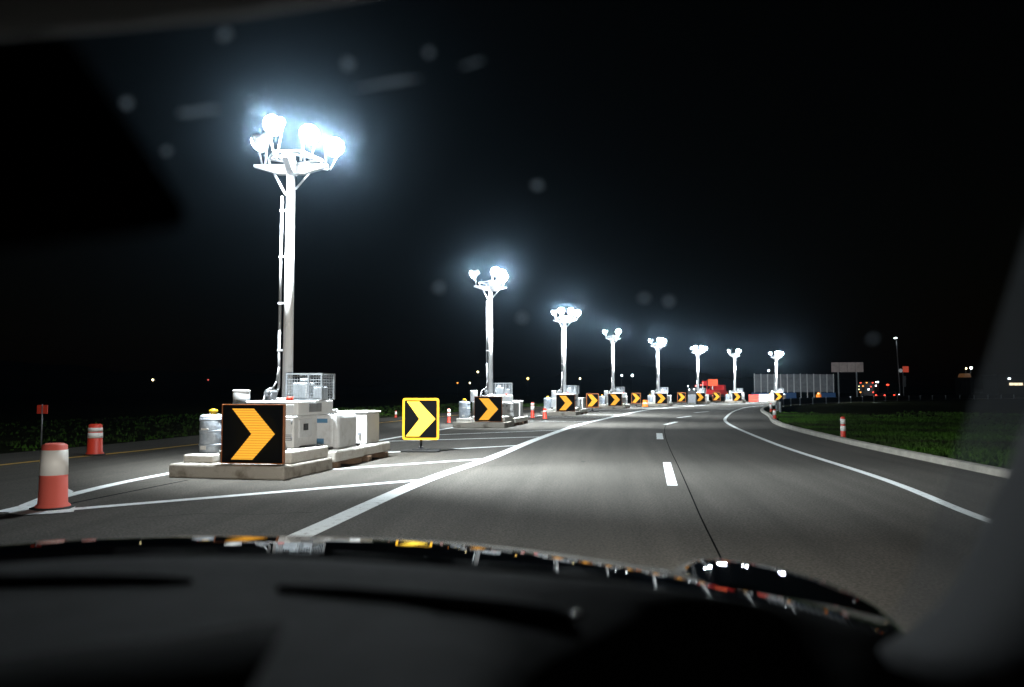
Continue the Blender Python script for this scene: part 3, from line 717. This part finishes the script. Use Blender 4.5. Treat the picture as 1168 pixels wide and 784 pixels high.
# far lamps along the horizon
def far_lamp(u, v, d, m, r, label):
    h = EYE + (446 - v) / F * d
    t = thing('street_lamp', label, 'street lamp', (X_at(u, d), d, 0), 0, 'street lamps')
    b = MB(); b.cyl((0, 0, 0), (0, 0, h - .1), .07, .05, 8); b.cyl((0, 0, h - .1), (.25, -.1, h + .1), .04, n=6); b.build('pole', M['darkmetal'], t)
    b = MB(); b.lathe([(r * .3, h - r), (r, h - r * .3), (r, h + r * .3), (r * .3, h + r)], 10, (0, -.2, 0)); b.build('lamp_head', M[m], t)
for a in [(175, 433.5, 230, 'glow_yw', .30, 'lone distant orange white lamp on the dark horizon left of the nearest tower'),
          (238, 433.5, 230, 'glow_rd', .22, 'faint dim red lamp on the horizon above the blue grey tank'),
          (522, 437, 230, 'glow_o', .22, 'distant orange lamp, left one of the low pair left of the second tower'),
          (536, 437, 230, 'glow_yw', .22, 'distant warm lamp, right one of the low pair left of the second tower'),
          (545, 424.5, 230, 'glow_yw', .27, 'distant warm lamp set higher, beside the mast of the second tower'),
          (602, 432, 230, 'glow_y', .32, 'distant yellow lamp between the second and third towers'),
          (661.5, 432, 230, 'glow_yw', .27, 'distant pale lamp just right of the third tower mast'),
          (709, 428.5, 230, 'glow_w', .24, 'distant white lamp, left one of the pair right of the fourth tower'),
          (721, 428.5, 230, 'glow_w', .34, 'distant white lamp, right one of the pair right of the fourth tower'),
          (876.5, 423, 230, 'glow_w', .24, 'distant white lamp left of the last light tower'),
          (1101.5, 420.5, 190, 'glow_yw', .20, 'small warm lamp, left one of the pair in the dark far right'),
          (1107, 420, 190, 'glow_w', .30, 'white lamp, right one of the pair in the dark far right')]: far_lamp(*a)
t = thing('lit_kiosk', 'dim orange lit kiosk below the two lamps in the far right dark', 'kiosk', (X_at(1103, 190), 190, 0))
b = MB(); b.box((-1.6, 0, 0), (1.6, 2.5, 4.6), .05); b.build('wall', M['building'], t)
b = MB(); b.prism([(-.95, 4.7), (.95, 4.7), (.6, 5.6), (-.6, 5.6)], -.05, 2.4); b.build('roof_lantern', M['glow_b'], t)
t = thing('roadside_building', 'dark low building with one bright window strip at the far right edge', 'building', (X_at(1158, 190), 190, 0), R(-8))
b = MB(); b.box((-4, 0, 0), (12, 8, 5.2), .05); b.build('wall', M['building'], t)
b = MB(); b.box((-4.3, -.3, 5.203), (12.3, 8.3, 5.5), .04); b.build('roof', M['darkmetal'], t)
b = MB(); b.box((-1.5, -.08, 2.75), (1.5, -.01, 3.35), .01); o = b.build('window', M['window_lit'], t)
b = MB()
for x in (-1.55, -.5, .5, 1.5): b.box((x, -.1, 2.7), (x + .05, -.085, 3.4))
b.build('frame', M['darkmetal'], o)
b = MB(); b.box((-1.7, -.2, 4.2), (-1.2, -.02, 4.5), .03); b.build('wall_lamp', M['glow_w'], t)

# ------------------------------------------------------------------ the car the photograph is taken from
CARYAW = R(-7)
car_o = thing('car', 'dark car around the camera: glossy bonnet, black dashboard, pillar and hanging mirror', 'car', (-.38, .9, 0), CARYAW)
def interp(tab, u):
    if u <= tab[0][0]: return tab[0][1]
    for (a, x), (b, y) in zip(tab[:-1], tab[1:]):
        if u <= b:
            t = (u - a) / (b - a); return x + (y - x) * t
    return tab[-1][1]
def smoothtab(tab):                   # dense table with rounded corners
    xs = [tab[0][0] + (tab[-1][0] - tab[0][0]) * k / 300 for k in range(301)]
    ys = [interp(tab, x) for x in xs]
    for _ in range(60): ys = [ys[0]] + [(ys[k - 1] + 2 * ys[k] + ys[k + 1]) / 4 for k in range(1, 300)] + [ys[-1]]
    return list(zip(xs, ys))
def dome(crest, depth, us, back, fwd, k0, ell):
    """bonnet skin: columns leave the camera side and roll over the crest"""
    rows = []
    for u in us:
        v, d = interp(crest, u), interp(depth, u)
        c = P(u, v, d); hd = Vector((c.x, c.y, 0)); rc = hd.length; hd.normalize(); gsl = (EYE - c.z) / rc
        col = []
        for k in range(27, 0, -1):    # behind the crest
            s = back * rc * (k / 27) ** 1.5
            z = c.z + gsl * (k0 * s + (1 - k0) * ell * (1 - math.exp(-s / ell)))
            col.append(hd * (rc - s) + Vector((0, 0, z)))
        for k in range(0, 15):        # over the crest
            s = fwd * k / 14
            col.append(hd * (rc + s) + Vector((0, 0, c.z - gsl * s - 2.2 * s * s)))
        rows.append(col)
    return rows
crest = smoothtab([(-400, 690), (-250, 652), (-100, 630), (0, 621), (100, 614), (200, 611), (320, 611), (420, 613), (520, 618), (600, 626), (700, 640), (780, 653), (860, 668), (930, 683), (1010, 706)])
depth = smoothtab([(-400, 1.7), (-100, 2.1), (200, 2.4), (420, 2.45), (600, 2.35), (780, 2.0), (900, 1.65), (1010, 1.35)])
b = MB(); b.grid(dome(crest, depth, [-400 + 1410 * k / 90 for k in range(91)], .42, .42, .40, .13)); b.build('bonnet', M['carpaint'], car_o, world=True)
fcrest = smoothtab([(752, 664), (775, 645), (790, 637.5), (812, 636), (850, 640), (890, 648), (930, 659), (970, 674), (1005, 693), (1030, 716)])
fdepth = smoothtab([(752, 2.22), (800, 2.16), (870, 1.98), (940, 1.75), (1030, 1.45)])
b = MB(); b.grid(dome(fcrest, fdepth, [752 + 278 * k / 60 for k in range(61)], .2, .3, .30, .06)); b.build('fender', M['carpaint'], car_o, world=True)

# dashboard: a top that falls towards the cabin
dedge = smoothtab([(-500, 700), (-150, 655), (0, 643), (120, 636), (240, 634), (330, 635), (430, 641), (540, 650), (640, 658), (740, 668), (830, 681), (920, 697), (1000, 715), (1060, 732), (1200, 770)])
ddep = smoothtab([(-500, .95), (0, 1.08), (300, 1.10), (640, 1.0), (860, .86), (1000, .74), (1200, .64)])
rows = []
prof = [(0, 5, .06), (0, 1.5, .02), (0, 0, 0), (0, 2, -.015), (0, 8, -.04), (0, 17, -.075), (0, 25, -.10), (0, 40, -.15), (0, 70, -.24), (0, 110, -.33), (0, 160, -.41), (0, 230, -.50)]
us = [-500 + 1700 * k / 110 for k in range(111)]
def dash_d(u, dv):                    # depth of the dashboard surface; passenger side shaped steep so it falls dark
    t = min(1, max(0, (u - 440) / 460)); t = t * t * (3 - 2 * t)
    tab = [(p[1], p[2]) for p in prof[2:]]
    dd = interp(tab, dv)
    return interp(ddep, u) * (1 + dd * (1 - .80 * t))
for i, (_, dv, dd) in enumerate(prof): rows.append([P(u, interp(dedge, u) + dv, dash_d(u, dv) if i > 1 else interp(ddep, u) * (1 + dd)) for u in us])
b = MB(); b.grid(rows); b.build('dashboard', M['dash'], car_o, world=True)
def dash_pt(u, v, lift=.004):         # a point on the dashboard top
    d = dash_d(u, v - interp(dedge, u))
    q = P(u, v, d); return q + Vector((0, 0, lift))
def slot(name, top, bot, m, lift=.004):
    b = MB(); n = len(top); R0 = [dash_pt(u, v, lift) for u, v in top]; R1 = [dash_pt(u, v, lift) for u, v in bot]
    mid = [(p + q) / 2 for p, q in zip(R0, R1)]
    b.grid([[p + Vector((0, 0, -.012)) for p in R0], R0, mid, R1, [p + Vector((0, 0, -.012)) for p in R1]], True); return b.build(name, m, car_o, world=True)
slot('defroster_vent', [(-60, 663), (0, 660), (60, 659), (120, 659), (180, 661), (218, 664)], [(-60, 672), (0, 670), (60, 669), (120, 668.5), (180, 668), (219, 665.5)], M['dashblack'])
slot('defroster_vent', [(316, 671), (400, 674), (500, 682), (580, 690), (630, 697), (652, 706)], [(316, 675), (400, 684), (500, 698), (580, 708), (630, 714), (653, 712)], M['dashblack'])
b = MB(); p = dash_pt(660, 711, .008); b.lathe([(.002, -.004), (.007, -.002), (.007, .002), (.002, .005)], 12, p); b.build('sensor_cap', M['chrome'], car_o, world=True)
# instrument hood
cols = []
ih_top = [(-260, 790), (-120, 772), (0, 752), (70, 741), (130, 735), (190, 728), (250, 718), (295, 711), (318, 709), (326, 714)]
rows = []
for dv, dd in ((2, .76), (0, .72), (3, .68), (9, .645), (20, .61), (45, .575), (90, .55), (150, .54)):
    rows.append([P(u - dv * .55 * (max(0, u) / 326) ** 2, v + dv, dd - .05 * (max(0, u) / 326)) for u, v in ih_top])
b = MB(); b.grid(rows); b.build('instrument_hood', M['hoodvinyl'], car_o, world=True)
# A pillar at the right
inner = [(1012, 760), (1003, 738), (1022, 728), (1050, 710), (1078, 684), (1100, 652), (1120, 610), (1140, 562), (1163, 505), (1195, 430), (1250, 300), (1330, 120), (1420, -80)]
rows = []
for k, (u, v) in enumerate(inner):
    d = .70 - .012 * k; row = []
    for (du, dd, dvv) in ((-3, .05, 1), (0, .012, 0), (8, -.02, 3), (25, -.066, 8), (50, -.118, 16), (90, -.165, 30), (150, -.20, 50), (230, -.22, 80), (330, -.23, 120)):
        row.append(P(u + du, v + dvv, max(.25, d + dd)))
    rows.append(row)
b = MB(); b.grid(rows); b.build('pillar_trim', M['pillar'], car_o, world=True)
# added grey veil for the pillar's reflection in the glass; road shows through
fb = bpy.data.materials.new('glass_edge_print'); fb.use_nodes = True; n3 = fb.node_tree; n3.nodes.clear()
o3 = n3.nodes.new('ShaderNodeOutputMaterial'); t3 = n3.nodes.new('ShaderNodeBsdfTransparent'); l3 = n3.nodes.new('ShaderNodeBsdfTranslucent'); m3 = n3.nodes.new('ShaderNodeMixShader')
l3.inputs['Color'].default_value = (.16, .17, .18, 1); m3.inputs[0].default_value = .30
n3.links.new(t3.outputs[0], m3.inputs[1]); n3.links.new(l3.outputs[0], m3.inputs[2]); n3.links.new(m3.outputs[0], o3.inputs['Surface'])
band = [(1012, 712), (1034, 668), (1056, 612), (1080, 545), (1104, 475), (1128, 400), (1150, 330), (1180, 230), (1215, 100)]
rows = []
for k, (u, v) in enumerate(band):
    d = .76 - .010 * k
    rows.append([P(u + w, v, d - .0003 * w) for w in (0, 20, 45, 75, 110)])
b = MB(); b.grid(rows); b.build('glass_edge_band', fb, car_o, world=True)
# headliner edge with a rolled front
rows = []
lip = [(-420, 108), (-200, 72), (0, 42), (140, 31), (280, 17), (400, -2), (560, -34), (800, -90), (1100, -160), (1500, -230)]
for dv, dd in ((-6, .10), (0, .03), (3, .0), (-1, -.03), (-9, -.055), (-22, -.09), (-60, -.16), (-140, -.26), (-340, -.40)):
    rows.append([P(u, v + dv, .62 + dd - .0) for u, v in lip])
rows.append([Vector((q.x * 3, -.6, q.z + .02)) for q in rows[-1]])
b = MB(); b.grid(rows); b.build('headliner', M['cloth'], car_o, world=True)
# roof skin above it keeps the lamps out
# rear-view mirror
mp = [(-190, 84), (40, 38), (78, 44), (96, 66), (206, 228), (214, 246), (204, 260), (150, 268), (0, 285), (-190, 318)]
b = MB(); rows = []
cu, cv = 0, 170
for sc_, dd in ((.90, .47), (1.0, .45), (1.0, .425), (.97, .418), (.95, .418)):
    rows.append([P(cu + (u - cu) * sc_, cv + (v - cv) * sc_, dd) for u, v in mp + mp[:1]])
b.grid(rows)
b.bm.faces.new([b.bm.verts.new(q) for q in rows[0][:-1]])
mo = b.build('rear_view_mirror', M['dashblack'], car_o, world=True)
b = MB(); b.bm.faces.new([b.bm.verts.new(P(cu + (u - cu) * .95, cv + (v - cv) * .95, .419)) for u, v in mp])
o = b.build('mirror_glass', M['mirrorglass'], car_o, world=True); o.parent = mo
b = MB(); b.cyl(P(-60, 90, .46), P(-90, -60, .60), .012, .016, 12); o = b.build('stem', M['dashblack'], car_o, world=True); o.parent = mo
# wiper lying on the glass base
b = MB(); w = [P(u, interp(dedge, u) - 1.5, interp(ddep, u) + .09) for u in (130, 250, 380, 520, 640, 720)]
b.tube(w, .008, 8); b.build('wiper', M['rubber'], car_o, world=True)
# windscreen: thin clear glass from the dash to the roof edge
wm = bpy.data.materials.new('windscreen_glass'); wm.use_nodes = True; nt = wm.node_tree; nt.nodes.clear()
out = nt.nodes.new('ShaderNodeOutputMaterial'); tr = nt.nodes.new('ShaderNodeBsdfTransparent'); tr.inputs['Color'].default_value = (.965, .98, .975, 1)
nt.links.new(tr.outputs[0], out.inputs['Surface'])
rows = []
for t in [k / 10 for k in range(11)]:
    r_ = []
    for k in range(25):
        u0 = -520 + 1900 * k / 24
        a = P(min(u0, 1190), interp(dedge, u0) + 1, interp(ddep, u0) + .035); bq = P(u0 * 1.05, interp(lip, u0) - 3, .64)
        r_.append(a.lerp(bq, t) + Vector((0, .05 * math.sin(PI * t), .03 * math.sin(PI * t))))
    rows.append(r_)
b = MB(); b.grid(rows); o = b.build('windscreen', wm, car_o, world=True)
md = o.modifiers.new('thickness', 'SOLIDIFY'); md.thickness = .005; md.offset = 0
add = nt.nodes.new('ShaderNodeAddShader')    # film of road dirt and fine scratches: scatters light forward
for q, (den, g_) in enumerate(((3.2, .987), (.07, .94))):
    vs = nt.nodes.new('ShaderNodeVolumeScatter'); vs.inputs['Color'].default_value = (.52, .76, 1, 1); vs.inputs['Density'].default_value = den; vs.inputs['Anisotropy'].default_value = g_
    nt.links.new(vs.outputs[0], add.inputs[q])
nt.links.new(add.outputs[0], out.inputs['Volume'])
# dried splashes on the glass; the last spot paints a lens flare
dm = bpy.data.materials.new('dried_splash'); dm.use_nodes = True; n2 = dm.node_tree; n2.nodes.clear()
o2 = n2.nodes.new('ShaderNodeOutputMaterial'); t2 = n2.nodes.new('ShaderNodeBsdfTransparent'); l2 = n2.nodes.new('ShaderNodeBsdfTranslucent'); m2 = n2.nodes.new('ShaderNodeMixShader')
l2.inputs['Color'].default_value = (.75, .88, 1, 1); m2.inputs[0].default_value = .28
n2.links.new(t2.outputs[0], m2.inputs[1]); n2.links.new(l2.outputs[0], m2.inputs[2]); n2.links.new(m2.outputs[0], o2.inputs['Surface'])
def glass_pt(u, v):
    k = min(range(25), key=lambda q: abs(-520 + 1900 * q / 24 - u)); best = None
    for r_ in rows:
        w = r_[k] - Vector((0, 0, EYE)); x = w.x; f = w.y * math.cos(PITCH) + w.z * math.sin(PITCH); z = -w.y * math.sin(PITCH) + w.z * math.cos(PITCH)
        vv = CY - F * z / f
        if best is None or abs(vv - v) < best[0]: best = (abs(vv - v), w.y)
    return P(u, v, best[1] - .012)
for (u, v, rx0, ry0, a) in ((397, 73, 6, 6, 0), (256, 40, 6, 5.5, 0), (500, 328, 5.5, 5, .3), (489, 60, 4, 4, 0), (145, 118, 5, 5, 0), (190, 172, 4, 4, 0), (596, 363, 5, 4.5, 0), (613, 212, 5, 4, .2), (763, 343, 4, 4, 0), (735, 340, 4.5, 4, 0), (287, 118, 5, 4.5, 0), (225, 127, 26, 3, .12), (445, 94, 38, 2.6, .16), (540, 72, 14, 1.4, .3), (995, 387, 5, 2, .5)):
    b = MB(); ring = [(u + rx * math.cos(t) * math.cos(a) - ry * math.sin(t) * math.sin(-a), v + ry * math.sin(t) * math.cos(a) - rx * math.cos(t) * math.sin(a)) for t in [2 * PI * k / 14 for k in range(14)] for rr in [random.uniform(.7, 1.25)] for rx, ry in [(rx0 * rr, ry0 * rr)]]
    b.bm.faces.new([b.bm.verts.new(glass_pt(u, v) + (P(x, y, 1) - P(u, v, 1)) * glass_pt(u, v).y) for x, y in ring]); b.build('dirt_splash', dm, car_o, world=True)
# headlights
for a in (-.62, .62):
    b = MB(); b.lathe([(.02, 0), (.10, .01), (.11, .05), (.10, .09), (.03, .1)], 16); b.bm.transform(Matrix.Translation((a, 2.30, .60)) @ Matrix.Rotation(-PI / 2, 4, 'X'))
    h = b.build('headlight', M['glow_yw'], car_o)
    ld = bpy.data.lights.new('headlight_beam', 'SPOT'); ld.energy = 1500; ld.spot_size = R(112); ld.spot_blend = .7; ld.shadow_soft_size = .08; ld.color = (1, .93, .84)
    lo = bpy.data.objects.new('headlight_beam', ld); COL.objects.link(lo); lo.parent = car_o; lo.location = (a, 2.45, .60); lo.rotation_euler = (R(90 - .6), 0, R(2))

# ------------------------------------------------------------------ air
hz = MB(); hz.box((-760, -150, -1), (760, 790, 60)); hzm = bpy.data.materials.new('night_air'); hzm.use_nodes = True
nt = hzm.node_tree; nt.nodes.clear(); out = nt.nodes.new('ShaderNodeOutputMaterial'); pv = nt.nodes.new('ShaderNodeVolumePrincipled')
pv.inputs['Color'].default_value = (.46, .70, 1, 1); pv.inputs['Density'].default_value = .00004; pv.inputs['Anisotropy'].default_value = .8
nt.links.new(pv.outputs[0], out.inputs['Volume'])
tag(hz.build('haze', hzm), 'thin damp night air that glows around the floodlights', 'haze', kind='stuff')

# ------------------------------------------------------------------ night sky
w = bpy.data.worlds.new('World'); sc.world = w; w.use_nodes = True; nt = w.node_tree
bg = nt.nodes['Background']; sky = nt.nodes.new('ShaderNodeTexSky'); sky.sky_type = 'NISHITA'; sky.sun_disc = False
sky.sun_elevation = R(1); sky.sun_rotation = R(200)
nt.links.new(sky.outputs['Color'], bg.inputs['Color']); bg.inputs['Strength'].default_value = .0006

# ------------------------------------------------------------------ camera
cd = bpy.data.cameras.new('Camera'); cam = bpy.data.objects.new('Camera', cd); COL.objects.link(cam); sc.camera = cam
cam.location = (0, 0, EYE); cam.rotation_euler = (PI / 2 + PITCH, 0, 0)
cd.sensor_width = 36; cd.lens = 36 * F / 1168; cd.clip_start = .02; cd.clip_end = 3000
cd.dof.use_dof = True; cd.dof.focus_distance = 17; cd.dof.aperture_fstop = 1.9

sc.view_settings.view_transform = 'Standard'; sc.view_settings.look = 'None'; sc.view_settings.exposure = 0; sc.view_settings.gamma = 1
sc.view_settings.use_curve_mapping = False
cy = sc.cycles
cy.use_denoising = True; cy.max_bounces = 6; cy.diffuse_bounces = 3; cy.glossy_bounces = 3; cy.volume_bounces = 0; cy.transparent_max_bounces = 12
cy.sample_clamp_indirect = 3; cy.caustics_reflective = False; cy.caustics_refractive = False; cy.use_light_tree = True
